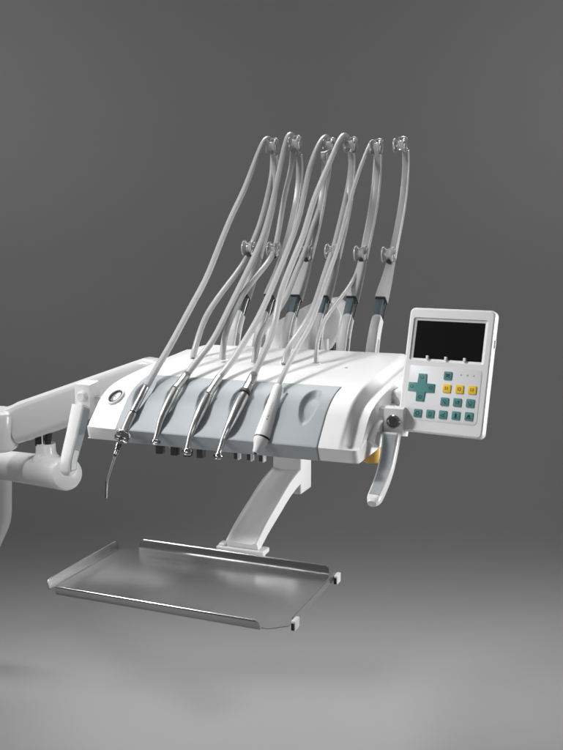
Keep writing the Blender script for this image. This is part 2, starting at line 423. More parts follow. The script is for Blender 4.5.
def pulley_stem(i, base):
    c = V(TOPP[i]); a = arm_pt(ARMX[i], LT-.020); b = arm_pt(ARMX[i], LT-.006); e = V((c.x+.0095, c.y+.004, c.z-.006)); bm = bmesh.new()
    Q = [V(q) for q in crom([a, b, e, V((c.x+.0095, c.y, c.z+.008))], 6)]
    loft(bm, Q, [(.0120-.0055*min(1, k/10), .0090-.002*k/(len(Q)-1), .0018) for k in range(len(Q))])
    link('pulley_stem', bm, STRIP, base)
arm0 = make_arm(ARMX[0]); arm0['group'] = 'hose arms along the back of the housing'
def copy_part(o, dx, i):
    c = o.copy(); COL.objects.link(c); c.location.x += dx
    for ch in o.children:
        d = ch.copy(); COL.objects.link(d); d.parent = c
        if ch.name.startswith(('guide_pulley', 'pulley_')):
            tgt = TOPP if (ch.data.vertices[0].co.z > 1.4) else MIDP
            d.location = d.location+V(tgt[i])-V(tgt[0])-V((dx,0,0))
        for q in ch.children:
            e = q.copy(); COL.objects.link(e); e.parent = d
    return c
arms = [arm0]+[copy_part(arm0, ARMX[i]-ARMX[0], i) for i in range(1, 6)]
for i, a_ in enumerate(arms): pulley_stem(i, a_)

# hoses on the unit side of the pulleys belong to the instrument they feed (built with it, below)

# ------------------------------------------------------------ control panel
cp = Matrix.Translation((.546,.12,.984)) @ Matrix.Rotation(-.145, 4, 'Z') @ Matrix.Rotation(-.254, 4, 'X')
W_, H_ = .1495, .211
bm = bmesh.new()
def outl(w, h, r, cx, cy, n=5): return [(cx+a, cy+b) for a, b in rrect(w, h, r, n)]
# housing as stacked rings: back edge, side, front bevel, then a hole for the screen
def ring(o, d): return [bm.verts.new(cp @ V((a, d, b))) for a, b in o]
R0 = ring(outl(W_-.010, H_-.010, .008, W_/2, H_/2), .022)
R1 = ring(outl(W_, H_, .009, W_/2, H_/2), .016)
R2 = ring(outl(W_, H_, .009, W_/2, H_/2), .003)
R3 = ring(outl(W_-.0022, H_-.0022, .008, W_/2, H_/2), .0008)
R4 = ring(outl(W_-.007, H_-.007, .006, W_/2, H_/2), -.0006)
SW, SH, SCX, SCY = .1187, .0640, .0737, .1573
R5 = ring(outl(SW+.011, SH+.010, .004, SCX, SCY), -.0006)
R6 = ring(outl(SW+.009, SH+.008, .003, SCX, SCY), .0012)
R7 = ring(outl(SW+.0005, SH+.0005, .0008, SCX, SCY), .0028)
R8 = ring(outl(SW+.0005, SH+.0005, .0008, SCX, SCY), .0050)
rr = [R0,R1,R2,R3,R4,R5,R6,R7,R8]; m = len(R0)
for a, b in zip(rr, rr[1:]):
    for k in range(m): bm.faces.new((a[k], a[(k+1)%m], b[(k+1)%m], b[k]))
bm.faces.new(R0[::-1])
panel = link('control_panel', bm, PANW, unit, angle=28)
bm = bmesh.new(); box(bm, (SCX-SW/2+.0003, .0040, SCY-SH/2+.0003), (SCX+SW/2-.0003, .0075, SCY+SH/2-.0003), 0, 0, cp)
link('display_screen', bm, SCREEN, panel, smooth=False)
for u in (.0407,.073,.1053):
    bm = bmesh.new(); box(bm, (u-.0022, -.0022, .1235), (u+.0022, .0035, .1300), .0010, 0, cp); link('screen_peg', bm, PANW, panel)
bm = bmesh.new()
prism(bm, outl(.128, .0915, .007, .0735, .0665), lambda p: cp @ V((p[0], -.0001, p[1])), lambda p: cp @ V((p[0], -.0011, p[1])), .0003)
link('keypad_foil', bm, KEYP, panel)
bm = bmesh.new(); box(bm, (W_-.001, .007, .150), (W_+.0020, .011, .163), .0008, 0, cp); link('side_slider', bm, PANW, panel)
def text_into(bm, s, size, u, w, mi, d, bold=.0):
    cu = bpy.data.curves.new('t', 'FONT'); cu.body = s; cu.size = size; cu.align_x = 'CENTER'; cu.align_y = 'CENTER'; cu.offset = bold; cu.resolution_u = 3; cu.extrude = .00010
    o = bpy.data.objects.new('t', cu); COL.objects.link(o); dg = bpy.context.evaluated_depsgraph_get(); dg.update()
    me = o.evaluated_get(dg).to_mesh()
    off = len(bm.verts); vs = [bm.verts.new(cp @ V((u+v.co.x, d-v.co.z, w+v.co.y))) for v in me.vertices]
    for p in me.polygons:
        try:
            f = bm.faces.new([vs[i] for i in p.vertices]); f.material_index = mi
        except ValueError: pass
    o.evaluated_get(dg).to_mesh_clear(); bpy.data.objects.remove(o); bpy.data.curves.remove(cu)
KS = .0138; DF = -.0027
def key_body(bm, o): prism(bm, o, lambda p: cp @ V((p[0], -.0009, p[1])), lambda p: cp @ V((p[0], DF, p[1])), .0005)
def stroke(bm, pts, r=.00045, closed=False):
    P = [cp @ V((a, DF-.0001, b)) for a, b in pts]
    if closed: P = P+[P[0]]
    for a, b in zip(P, P[1:]):
        d = (b-a).normalized(); nn = cp.to_3x3() @ V((0,1,0)); sd = d.cross(nn)*r; e = nn*.00015; q = d*r*.6
        vs = [bm.verts.new(x) for x in (a-q+sd-e, b+q+sd-e, b+q-sd-e, a-q-sd-e, a-q+sd+e, b+q+sd+e, b+q-sd+e, a-q-sd+e)]
        for f in ((0,1,2,3),(7,6,5,4),(0,4,5,1),(1,5,6,2),(2,6,7,3),(3,7,4,0)): bm.faces.new([vs[i] for i in f]).material_index = 1
def circ(u, w, r, n=16, a0=0, a1=360): return [(u+r*math.cos(rad(a0+(a1-a0)*k/n)), w+r*math.sin(rad(a0+(a1-a0)*k/n))) for k in range(n+1)]
def key(name, u, w, m, ink, marks=(), txt=None, label=None):
    bm = bmesh.new(); key_body(bm, outl(KS, KS, .0015, u, w, 3))
    for q in marks: stroke(bm, [(u+a, w+b) for a, b in q])
    if txt: text_into(bm, txt, .0072, u, w, 1, DF-.0001, .00012)
    o = link(name, bm, [m, ink], panel, angle=30)
    if label: o['label'] = label
h = .0036
chair_ = [(-h,h*.7),(-h*.4,-h*.5),(h*.4,-h*.5),(h,-h*.1)]
key('key', .0807,.0985, KGREEN, INK, [circ(-h*.5,h*.3,h*.45,8), circ(h*.6,h*.5,h*.3,8), [(-h,-h*.8),(0,-h*.2),(h,-h*.8)], [(-h,h),(h,-h*.2)]], label='teal key with a lamp symbol')
for i, u in enumerate((.0812,.1028,.1243)): key('key', u, .0774+.0004*i, KYEL, INKR, txt='S%d'%(i+1), label='yellow key marked S%d'%(i+1))
rows3 = [[[(-h,h),(-h*.3,-h*.1),(h*.3,-h*.1),(h*.3,-h)], [(h*.1,h),(h,h*.2)], [(h*.5,-h*.6),(h,-h)]],
         [chair_, [(-h*.2,h*.5),(h,h*.5)], [(h*.5,h*.1),(h,h*.5),(h*.5,h*.9)]],
         [chair_, [(h*.1,h),(h,h*.4)], [(-h*.4,-h),(h*.8,-h)]]]
for i, u in enumerate((.0800,.1018,.1236)): key('key', u, .0553+.0006*i, KGREEN, INK, rows3[i])
rows4 = [[circ(0,0,h*.8,14)]+[[(h*.8*math.cos(rad(60*k)),h*.8*math.sin(rad(60*k))),(h*1.15*math.cos(rad(60*k)),h*1.15*math.sin(rad(60*k)))] for k in range(6)],
         [[(-h*.6,h*.8),(-h*.45,-h),(h*.45,-h),(h*.6,h*.8),(-h*.6,h*.8)]],
         [[(-h,-h*.3),(-h*.2,-h*.8),(h,-h*.8)], [(h*.2,-h*.4),(h*.9,h*.9)], [(-h*.6,0),(h*.3,0)]],
         [[(0,h),(0,-h)], [(-h*.8,-h),(h*.8,-h)], [(-h*.5,h*.2),(0,h),(h*.5,h*.2)], circ(0,-h*.3,h*.35,8)],
         [circ(0,h*.1,h*.5,10), [(-h,-h*.9),(h,-h*.9)], [(-h,-h*.9),(-h*.4,-h*.2)], [(h,-h*.9),(h*.4,-h*.2)], circ(0,h*.1,h*.2,6)]]
for i, u in enumerate((.0357,.0577,.0797,.1018,.1238)): key('key', u, .0322+.0007*i, KGREEN, INK, rows4[i])
bm = bmesh.new(); cu_, cw_, a_, L_ = .0368, .0757, .0072, .0232
cross = [(-a_,L_),(-a_,a_),(-L_,a_),(-L_,-a_),(-a_,-a_),(-a_,-L_),(a_,-L_),(a_,-a_),(L_,-a_),(L_,a_),(a_,a_),(a_,L_)]
key_body(bm, [(cu_+a, cw_+b) for a, b in cross])
for (dx, dy, fl) in ((0,.0168,1),(0,-.0168,-1),(-.0168,0,1),(.0168,0,-1)):
    stroke(bm, [(cu_+dx+a*fl*.9, cw_+dy+b*.9) for a, b in chair_])
    stroke(bm, [(cu_+dx+h*.1, cw_+dy+h*.9), (cu_+dx+h*.8*fl, cw_+dy+h*.2)])
o = link('direction_key', bm, [KGREEN, INK], panel, angle=30); o['label'] = 'teal cross-shaped direction key'
for u in (.1026,.1134,.1242):
    bm = bmesh.new(); c = cp @ V((u, -.0009, .1017)); d = cp @ V((u, -.0017, .1017)); turned(bm, c, d, [(0,.0014),(.7,.0014),(1,.0010)], 14); link('indicator_lens', bm, LEDM, panel)
# panel bracket into the housing side
bm = bmesh.new()
loft(bm, [cp @ V((.02,.030,.075)), cp @ V((.035,.028,.075)), cp @ V((.05,.020,.075))], [(.03,.07,.008)]*3, side=V((0,1,0)))
loft(bm, [V((.47,.26,1.005)), V((.52,.245,1.012)), cp @ V((.028,.034,.07))], [(.05,.045,.012),(.045,.045,.012),(.03,.045,.010)], side=V((0,1,0)))
link('panel_bracket', bm, WHITE, panel)

# ------------------------------------------------------------ side handles
def side_handle(P, kn, blk, inset_front, x, knob_mat, right):
    bm = bmesh.new()
    P = [V(p) for p in P]; Q = [V(q) for q in crom(P, 8)]; n = len(Q); DD = .020 if right else .027
    loft(bm, Q, [((.0285-.005*(k/(n-1)))*(1 if k < n-4 else (.97,.90,.78,.60)[k-n+4]), (DD-.003*(k/(n-1)))*(1 if k < n-3 else (.95,.85,.62)[k-n+3]), .0055) for k in range(n)])
    T = (Q[-1]-Q[-3]).normalized()
    grip = link('side_handle', bm, WHITE2, unit)
    # coloured inlay on the front face (and on the inner side of the left handle)
    bm = bmesh.new(); R = []; k0, k1 = 1, n-4
    for k in range(k0, k1+1):
        T = (Q[min(k+1,n-1)]-Q[k-1]).normalized(); X = V((1,0,0)); Y = T.cross(X)
        if Y.y > 0: Y = -Y
        w2 = .0100-.0022*(k/(n-1)); d2 = (DD-.003*(k/(n-1)))/2
        if right:
            a = Q[k]+Y*(d2-.0006); R.append([bm.verts.new(v) for v in (a-X*w2, a-X*w2+Y*.0014, a+X*w2+Y*.0014, a+X*w2)])
        else:
            a = Q[k]+X*((.0275-.006*(k/(n-1)))/2-.0006); wv = d2-.0028
            R.append([bm.verts.new(v) for v in (a-Y*wv, a-Y*wv+X*.0014, a+Y*wv+X*.0014, a+Y*wv)])
    for a, b in zip(R, R[1:]):
        for j in range(4): bm.faces.new((a[j], a[(j+1)%4], b[(j+1)%4], b[j]))
    bm.faces.new(R[0][::-1]); bm.faces.new(R[-1])
    link('grip_inlay', bm, GREY, grip, angle=30)
    # mounting head
    bm = bmesh.new(); prism(bm, blk, lambda p: V((x-.0175, p[0], p[1])), lambda p: V((x+.0165, p[0], p[1])), .003)
    head = link('handle_mount', bm, WHITE, grip, angle=30)
    bm = bmesh.new(); kn = V(kn); kn.y += min(p[0] for p in blk)-kn.y; d = V((0,-1,0))
    if right:
        turned(bm, kn-d*.001, kn+d*.0055, [(0,.0125),(.7,.0122),(1,.0108),(1,.0088),(.45,.0082)], 36, cap=False)
        link('knob_ring', bm, STEEL, grip, angle=30); bm = bmesh.new()
        turned(bm, kn-d*.001, kn+d*.0045, [(.3,.0081),(.5,.0080),(.5,.0052),(1,.0046),(1,.0030),(.7,.0026),(.7,0)], 36, cap=False)
    else:
        turned(bm, kn-d*.001, kn+d*.0065, [(0,.0110),(.35,.0110),(.36,.0092),(.85,.0088),(1,.0072),(1,.0)], 36, cap=False)
    link('handle_knob', bm, knob_mat, grip, angle=30)
    return grip
PRH = [(0.545,0.0977,0.9815),(0.545,0.0825,0.9541),(0.545,0.0578,0.926),(0.545,0.0204,0.9054),(0.545,-0.0158,0.8923)]
kR = [(0.545,0.1124,1.0009)][0]
ky = kR[1]
hb = [(-.006,.022),(.010,.024),(.036,.013),(.040,-.016),(.030,-.032),(-.006,-.024)]
g1 = side_handle(PRH, V((kR[0],kR[1]-.0,kR[2])), [(ky+a, kR[2]+b) for a, b in hb], True, .545, CHROME, True)
g1['label'] = 'right side handle with blue-grey grip inlay and dark chrome knob'
PLH = [(-0.035,0.0485,0.9973),(-0.035,0.0375,0.9729),(-0.035,0.0249,0.9453),(-0.035,0.0126,0.9216),(-0.035,0.0037,0.9012),(-0.035,0.0022,0.8771)]
kL = [(-0.035,0.0575,1.0147)][0]
g2 = side_handle(PLH, V(kL), [(kL[1]+a, kL[2]+b) for a, b in [(-.004,.022),(.028,.026),(.034,-.004),(.026,-.030),(-.004,-.030)]], False, -.035, WHITE2, False)
g2['label'] = 'left side handle with white round knob'
bm = bmesh.new(); box(bm, (.510, ky+.02, kR[2]-.018), (.534, ky+.05, kR[2]+.016), .003)
link('handle_bracket', bm, WHITE, g1); bm = bmesh.new(); box(bm, (-.026, kL[1]+.012, kL[2]-.016), (.012, kL[1]+.036, kL[2]-.002), .003)
link('handle_bracket', bm, WHITE, g2)

# ------------------------------------------------------------ supporting arms on the left
def mix(a, b, t): return V(a).lerp(V(b), t)
bm = bmesh.new()
tl, bl = [(-0.5011,0.45,0.9028)][0], [(-0.5065,0.45,0.8)][0]
tr, br = [(-0.1241,0.52,1.0404)][0], [(-0.1262,0.52,0.9444)][0]
n = 24; P = []; sec = []
for k in range(n+1):
    t = k/n; a = mix(tl, tr, t); b = mix(bl, br, t); c = (a+b)/2; hh = (a-b).length
    if t < .08: hh *= .95
    if t > .93: hh *= 1-(t-.93)*5; c = c-V((0,0,(t-.93)*.12))
    P.append(c); sec.append((.080, hh*.97, .019))
loft(bm, P, sec, side=V((0,1,0)))
arm_b = link('balance_arm', bm, WHITE2, unit, angle=40)
# seam line / end sleeve
bm = bmesh.new(); pass
kt, kb = [(-0.5479,0.42,0.8809)][0], [(-0.553,0.42,0.7923)][0]
turned(bm, V(kb)+V((.01,0,-.002)), V(kt)+V((.01,0,.010)), [(0,.040),(.06,.048),(.12,.050),(.86,.050),(.95,.047),(1,.040)], 48)
link('arm_knuckle', bm, WHITE2, arm_b)
bm = bmesh.new()
a = mix(tl, tr, .13); b = mix(bl, br, .13); a2 = mix(tl, tr, .17); b2 = mix(bl, br, .17)
hh = (a-b).length*.93+.0035
loft(bm, [(a+b)/2, (a2+b2)/2-V((0,0,0))], [(.0815, hh, .031)]*2, side=V((0,1,0)))
link('arm_seam_band', bm, WHITE2, arm_b) if False else bm.free()
# lower arm with end cap and swivel post
la = [(-0.8957,0.72,0.6614)]+[(-0.3203,0.39,0.7563)]
bm = bmesh.new()
A, B = V(la[0]), V(la[1]); d = (B-A).normalized()
R_L = .0395
P = [A]+[A.lerp(B, t) for t in (.2,.4,.6,.8,.9,.97)]+[B+d*.004, B+d*.007, B+d*.009]
tube(bm, P, [R_L]*7+[R_L*.985, R_L*.94, R_L*.86], 56)
low = link('lower_arm', bm, WHITE2, unit, angle=50)
sp = V([(-0.4244,0.455,0.7757)][0]); st = V([(-0.4228,0.455,0.8086)][0])
bm = bmesh.new(); turned(bm, sp-V((0,0,.02)), V((sp.x,sp.y,st.z+.0)), [(0,.036),(.30,.034),(.45,.027),(.6,.0245),(1,.0240)], 40); link('swivel_post', bm, WHITE2, low)
bm = bmesh.new(); tube(bm, [V((sp.x-.010,sp.y-.012,st.z-.004)), V((sp.x-.010,sp.y-.012,st.z+.03))], .010, 16); tube(bm, [V((sp.x+.013,sp.y-.008,st.z-.004)), V((sp.x+.013,sp.y-.008,st.z+.012)), V((sp.x+.016,sp.y-.008,st.z+.03))], [.006,.009,.009], 16)
link('cable_seal', bm, DARK, low)
bm = bmesh.new(); tube(bm, [V((sp.x+.003,sp.y-.016,st.z-.004)), V((sp.x+.003,sp.y-.016,st.z+.03))], .0035, 12); link('swivel_pin', bm, STEEL, low)
pp = [(-0.8355,0.8,0.624),(-0.8411,0.8,0.5239),(-0.8483,0.8,0.4603),(-0.8823,0.8,0.3927),(-0.925,0.8,0.3164)]
bm = bmesh.new(); tube(bm, smooth_pts(crom([V(p) for p in pp], 8), 3), .0200, 32)
link('column_pipe', bm, WHITE2, unit)

# swivel fairing behind the hose arms
bm = bmesh.new()
fo = [(0.0263,0.6,1.0526),(0.0629,0.6,1.078),(0.1344,0.6,1.1135),(0.1965,0.6,1.1455),(0.2425,0.6,1.1695),(0.2689,0.6,1.1724),(0.2881,0.6,1.1571),(0.3001,0.6,1.1349),(0.291,0.6,1.1006),(0.2771,0.6,1.0612),(0.2507,0.6,1.0393),(0.0885,0.6,1.0268)]
prism(bm, [(p[0], p[2]) for p in fo], lambda p: V((p[0], .57, p[1])), lambda p: V((p[0]+.0, .66, p[1])), .010)
fair = link('swivel_fairing', bm, WHITE2, unit, angle=50)
bm = bmesh.new(); q = [(0.2668,0.56,1.0741)][0]; turned(bm, V((q[0],.56,.98)), V((q[0],.56,q[2]+.01)), [(0,.007),(1,.007)], 20); link('swivel_stem', bm, WHITE2, fair)
bm = bmesh.new(); q = [(0.2718,0.58,1.0722)][0]; turned(bm, V((q[0],.585,.98)), V((q[0],.585,q[2]+.01)), [(0,.010),(1,.010)], 20); link('swivel_bush', bm, DARKG, fair)
bm = bmesh.new(); box(bm, (-.03,.40,.97), (.33,.60,1.01), .01); link('rear_beam', bm, WHITE2, fair)

# ------------------------------------------------------------ tray arm
bm = bmesh.new()
box(bm, (.2495,.290,.80), (.3105,.350,.949), .004)
tarm = link('tray_arm', bm, WHITE, unit, angle=40)
bm = bmesh.new()
ta = [(.335,.838),(.295,.838),(.235,.826),(.175,.804),(.125,.785),(.095,.771),(.074,.760)]
Q = crom(ta, 8); n = len(Q); R = []
for k in range(n):
    a = Q[max(k-1,0)]; b = Q[min(k+1,n-1)]; d = V((0, b[0]-a[0], b[1]-a[1])).normalized(); nn = V((0, d.z, -d.y))   # towards viewer/up
    if nn.z < 0: nn = -nn
    c = V((0, *Q[k])); th = .030-.010*k/(n-1); x0, x1 = .250, .310; lp, lh = .006, .0030
    base_c = c-nn*th/2; top = c+nn*th/2
    pts = [(x0,base_c),(x0,top),(x0+lp*.5,top+nn*.001),(x0+lp,top),(x0+lp+.003,top-nn*lh),(x1-lp-.003,top-nn*lh),(x1-lp,top),(x1-lp*.5,top+nn*.001),(x1,top),(x1,base_c)]
    R.append([bm.verts.new(V((x,p.y,p.z))) for x, p in pts])
for a, b in zip(R, R[1:]):
    for j in range(10): bm.faces.new((a[j], a[(j+1)%10], b[(j+1)%10], b[j]))
bm.faces.new(R[0][::-1]); bm.faces.new(R[-1])
link('curved_link', bm, WHITE, tarm, angle=50)
bm = bmesh.new(); box(bm, (.230,.0695,.7465), (.322,.100,.7555), .002); box(bm, (.234,.072,.7550), (.246,.090,.7605), .0015)
box(bm, (.20,-.15,.7235), (.35,.10,.7315), .002)
box(bm, (.235,.072,.728), (.315,.098,.745), .002)
link('tray_holder', bm, WHITE, tarm, angle=40)

# ------------------------------------------------------------ tray (rests on its holder, clipped)
tray = empty('instrument_tray', (.26,-.06,.735), 'rectangular stainless steel instrument tray with open corners on the curved white arm', 'tray')
bm = bmesh.new()
Z = .735
fl = [(.072,-.177),(.436,-.177),(.461,-.156),(.459,.040),(.450,.056),(.074,.056),(.046,.038),(.046,-.160)]
prism(bm, fl, lambda p: V((p[0],p[1],Z-.0014)), lambda p: V((p[0],p[1],Z)), .0003)
bmesh.ops.bisect_plane(bm, geom=bm.verts[:]+bm.edges[:]+bm.faces[:], plane_co=(.26,0,0), plane_no=(1,0,0))
link('tray_floor', bm, TRAYM, tray, angle=30)
def wall(name, A, B, out, h=.016, flare=.35, cut=.008, t=.0012, rim=.0011, m=None):
    A, B, out = V(A), V(B), V(out); d = (B-A).normalized(); up = V((0,0,1)); bm = bmesh.new(); n = 30; rows = []
    for j in range(7):
        q = j/6; z = h*q; o_ = flare*h*(q**1.3)
        ins = 0 if q < .5 else cut*(1-math.sqrt(max(0, 1-((q-.5)/.5)**2)))
        rows.append([A+d*(ins+((B-A).length-2*ins)*k/n)+out*(o_+.0004)+up*z for k in range(n+1)])
    f0 = [[bm.verts.new(p) for p in r] for r in rows]; f1 = [[bm.verts.new(p+out*t) for p in r] for r in rows]
    for j in range(6):
        for k in range(n):
            bm.faces.new((f0[j][k], f0[j][k+1], f0[j+1][k+1], f0[j+1][k])); bm.faces.new((f1[j][k], f1[j+1][k], f1[j+1][k+1], f1[j][k+1]))
    for k in range(n):
        bm.faces.new((f0[6][k], f0[6][k+1], f1[6][k+1], f1[6][k])); bm.faces.new((f0[0][k], f1[0][k], f1[0][k+1], f0[0][k+1]))
    for j in range(6):
        bm.faces.new((f0[j][0], f0[j+1][0], f1[j+1][0], f1[j][0])); bm.faces.new((f0[j][n], f1[j][n], f1[j+1][n], f0[j+1][n]))
    # rolled rim
    P = [p+out*t*.5 for p in rows[6]]; tube(bm, P, rim, 10)
    return link(name, bm, m or TRAYW, tray, angle=45)
wall('tray_wall', (.076,.0570,Z-.001), (.449,.0570,Z-.001), (0,1,0), .0165, .27)
wall('tray_wall', (.063,-.178,Z-.003), (.424,-.178,Z-.003), (0,-1,0), .0155, .42, .004, rim=.0021)
wall('tray_wall', (.045,.038,Z-.001), (.045,-.172,Z-.001), (-1,0,0), .0165, .22, .004, m=TRAYM)
wall('tray_wall', (.4625,-.150,Z-.001), (.4625,.050,Z-.001), (1,0,0), .0115, .02, .002, m=TRAYM)
for y in (-.150, .046):
    bm = bmesh.new(); box(bm, (.4650,y-.009,Z-.006), (.4715,y+.010,Z+.0095), .0010)
    o = link('tray_clip', bm, WHITE, tray)
    bm = bmesh.new(); box(bm, (.4655,y-.0098,Z-.005), (.4700,y-.0090,Z+.006), .0003); link('clip_pad', bm, DARK, o)

# ------------------------------------------------------------ instruments
def hose_parts(root, up, down, r_up, r_dn):
    bm = bmesh.new(); tube(bm, smooth_pts(crom(up, 6), 8), r_up, 18); link('supply_hose', bm, HOSE, root, angle=80)
    bm = bmesh.new(); tube(bm, smooth_pts(crom(down, 6), 8), r_dn, 18); link('return_hose', bm, HOSE, root, angle=80)
UP = [
 [(0.1,0.056,1.0401),(0.0978,0.1043,1.072),(0.0953,0.1645,1.1101),(0.0913,0.2589,1.1781),(0.0887,0.3257,1.225),(0.0854,0.3964,1.2937),(0.0823,0.4712,1.3624),(0.0801,0.5326,1.4115),(0.0774,0.5989,1.4778),(0.0757,0.6457,1.5225),(0.075,0.6744,1.5391),(0.0746,0.6997,1.5382),(0.074,0.723,1.5265)],
 [(0.158,0.104,1.0604),(0.1562,0.1599,1.0849),(0.1543,0.2237,1.1123),(0.1517,0.2919,1.1616),(0.1482,0.3896,1.2318),(0.1455,0.4703,1.2936),(0.1431,0.5265,1.3525),(0.1397,0.5876,1.443),(0.137,0.6343,1.5157),(0.136,0.6643,1.5446),(0.1356,0.6909,1.544),(0.135,0.7122,1.5301)],
 [(0.222,0.1011,1.0571),(0.2204,0.1552,1.0755),(0.2178,0.2334,1.1139),(0.215,0.3181,1.1616),(0.2114,0.4146,1.236),(0.2092,0.4737,1.2831),(0.2064,0.5466,1.3502),(0.204,0.5882,1.4107),(0.2019,0.6255,1.466),(0.1999,0.6859,1.5182),(0.199,0.7301,1.5431),(0.1986,0.76,1.5439),(0.198,0.7769,1.5292)],
 [(0.288,0.1114,1.0666),(0.2854,0.1675,1.1031),(0.2831,0.2162,1.139),(0.2804,0.2478,1.1893),(0.2779,0.295,1.2329),(0.2753,0.3554,1.2803),(0.2733,0.406,1.3202),(0.27,0.4676,1.3869),(0.2669,0.558,1.4549),(0.2643,0.636,1.5154),(0.2632,0.678,1.5395),(0.2628,0.7129,1.5387),(0.262,0.7425,1.5257)],
 [(0.345,0.0867,1.0539),(0.3436,0.1251,1.0767),(0.342,0.1783,1.1044),(0.3398,0.2572,1.1412),(0.3381,0.3062,1.1776),(0.3358,0.3645,1.2273),(0.3331,0.4462,1.2918),(0.3301,0.5131,1.3691),(0.3276,0.5823,1.4378),(0.326,0.6426,1.4854),(0.3247,0.6954,1.5232),(0.3244,0.7247,1.5261),(0.324,0.7475,1.517)]]
DN = [
 [(0.087,0.6854,1.5155),(0.0871,0.6786,1.4548),(0.0873,0.6378,1.3834),(0.0874,0.5993,1.332),(0.0875,0.5644,1.3),(0.0876,0.5331,1.2643),(0.0877,0.4706,1.2283),(0.0878,0.4039,1.1945),(0.088,0.3266,1.1511),(0.0881,0.2893,1.1112),(0.0882,0.2685,1.0829),(0.0882,0.2615,1.0675)],
 [(0.148,0.6593,1.5131),(0.1493,0.6436,1.4621),(0.1505,0.6063,1.4127),(0.152,0.5752,1.3536),(0.1533,0.5481,1.3022),(0.1543,0.5164,1.265),(0.1558,0.4244,1.2244),(0.157,0.3546,1.1922),(0.1581,0.3079,1.1607),(0.1593,0.2672,1.124),(0.1603,0.2508,1.0921),(0.161,0.2466,1.0688)],
 [(0.211,0.7394,1.5159),(0.2133,0.7233,1.4498),(0.2159,0.6574,1.3777),(0.2178,0.5991,1.3268),(0.2193,0.5632,1.289),(0.2207,0.5223,1.2567),(0.2221,0.4764,1.2235),(0.2241,0.4193,1.1777),(0.226,0.3438,1.1459),(0.2275,0.2837,1.1211),(0.229,0.2555,1.0907),(0.23,0.2433,1.0687)],
 [(0.275,0.7098,1.5108),(0.277,0.6886,1.4391),(0.2794,0.6273,1.3591),(0.2814,0.5725,1.2934),(0.2823,0.5377,1.2634),(0.2838,0.4886,1.2197),(0.2855,0.4345,1.1699),(0.2868,0.3775,1.137),(0.2879,0.324,1.1156),(0.2891,0.27,1.0918),(0.29,0.2495,1.0671)],
 [(0.337,0.6929,1.507),(0.3386,0.6697,1.4143),(0.3401,0.6216,1.3309),(0.3408,0.5904,1.2891),(0.3414,0.5749,1.2566),(0.3423,0.5157,1.2154),(0.3431,0.4257,1.1822),(0.3441,0.3304,1.1487),(0.345,0.2851,1.112),(0.346,0.2735,1.0641)]]
ends_ok = True

def build_instrument(i, name, label, cat, base):
    r = empty(name, base, label, cat, 'instruments laid in the blue-grey front rests')
    hose_parts(r, UP[i], DN[i], (.0062,.0062,.0062,.0062,.0046)[i], (.0062,.0062,.0062,.0062,.0042)[i])
    return r
def resample(P, n): return smooth_pts(crom(P, n), 2)
def radii(P, prof):
    P = [V(p) for p in P]; L = [0]
    for a, b in zip(P, P[1:]): L.append(L[-1]+(b-a).length)
    out = []
    for l in L:
        t = l/L[-1]
        for (t0, a), (t1, b) in zip(prof, prof[1:]):
            if t <= t1+1e-9: out.append(a+(b-a)*(t-t0)/max(1e-9, t1-t0)); break
        else: out.append(prof[-1][1])
    return out
def sub(P, a, b, n=20):
    P = [V(p) for p in P]; L = [0]
    for p, q in zip(P, P[1:]): L.append(L[-1]+(q-p).length)
    out = []
    for k in range(n+1):
        l = L[-1]*(a+(b-a)*k/n); i = 0
        while i < len(L)-2 and L[i+1] < l: i += 1
        out.append(P[i].lerp(P[i+1], (l-L[i])/max(1e-9, L[i+1]-L[i])))
    return out

# 1: three-way syringe
p = [(0.0987,0.0582,1.0397),(0.0954,0.0173,1.0009),(0.0852,0.0022,0.9652)]
q = [(0.0954,-0.024,0.9624),(0.0822,-0.024,0.9292),(0.0644,-0.024,0.8826),(0.0623,-0.024,0.8515)]
r = build_instrument(0, 'air_water_syringe', 'slim steel air-water syringe with bent nozzle hanging below the housing, leftmost instrument', 'dental syringe', p[2])
bm = bmesh.new(); tube(bm, sub([p[0],p[1]],0,1,8), [.0064]*8+[.0062], 24); link('hose_collar', bm, SATIN, r)
bm = bmesh.new(); P = sub([p[1],p[2]],0,1,12); tube(bm, P, [.0068,.0082]+[.0084]*9+[.0080,.0070], 28); body = link('body', bm, SATIN, r)
bm = bmesh.new(); P2 = [V(a)+V((.0125,.006,-.006)) for a in sub([p[0],p[2]],.25,1.03,10)]; tube(bm, P2, [.003]+[.0052]*9+[.004], 18); link('side_tube', bm, SATIN, r)
bm = bmesh.new(); c = V(p[2]).lerp(V(q[0]), .6)
turned(bm, c+V((-.009,-.008,.006)), c+V((.010,.006,-.006)), [(0,.006),(.08,.0095),(.2,.0105),(.45,.0095),(.55,.0095),(.8,.0105),(.95,.009),(1,.006)], 28); hd = link('valve_head', bm, STEEL, r)
for s in (-.35, .9):
    bm = bmesh.new(); cc = c+V((.004*s+.001,-.0105,.003-.006*s)); turned(bm, cc+V((0,.003,0)), cc+V((0,-.0035,.001)), [(0,.0042),(.8,.0042),(1,.003)], 18); link('push_button', bm, CHROME if s > 0 else STEEL, hd)
bm = bmesh.new(); turned(bm, c.lerp(V(q[1]),.35), V(q[1]), [(0,.0065),(.25,.0068),(.3,.0052),(.5,.0056),(.55,.0044),(.8,.0048),(1,.0030)], 22); link('nozzle_nut', bm, CHROME, r)
bm = bmesh.new(); P = smooth_pts(sub([q[1],q[2],q[3]],0,1,18),3); tube(bm, P, radii(P,[(0,.0024),(.55,.0020),(1,.0016)]), 14); noz = link('nozzle', bm, SATIN, r)
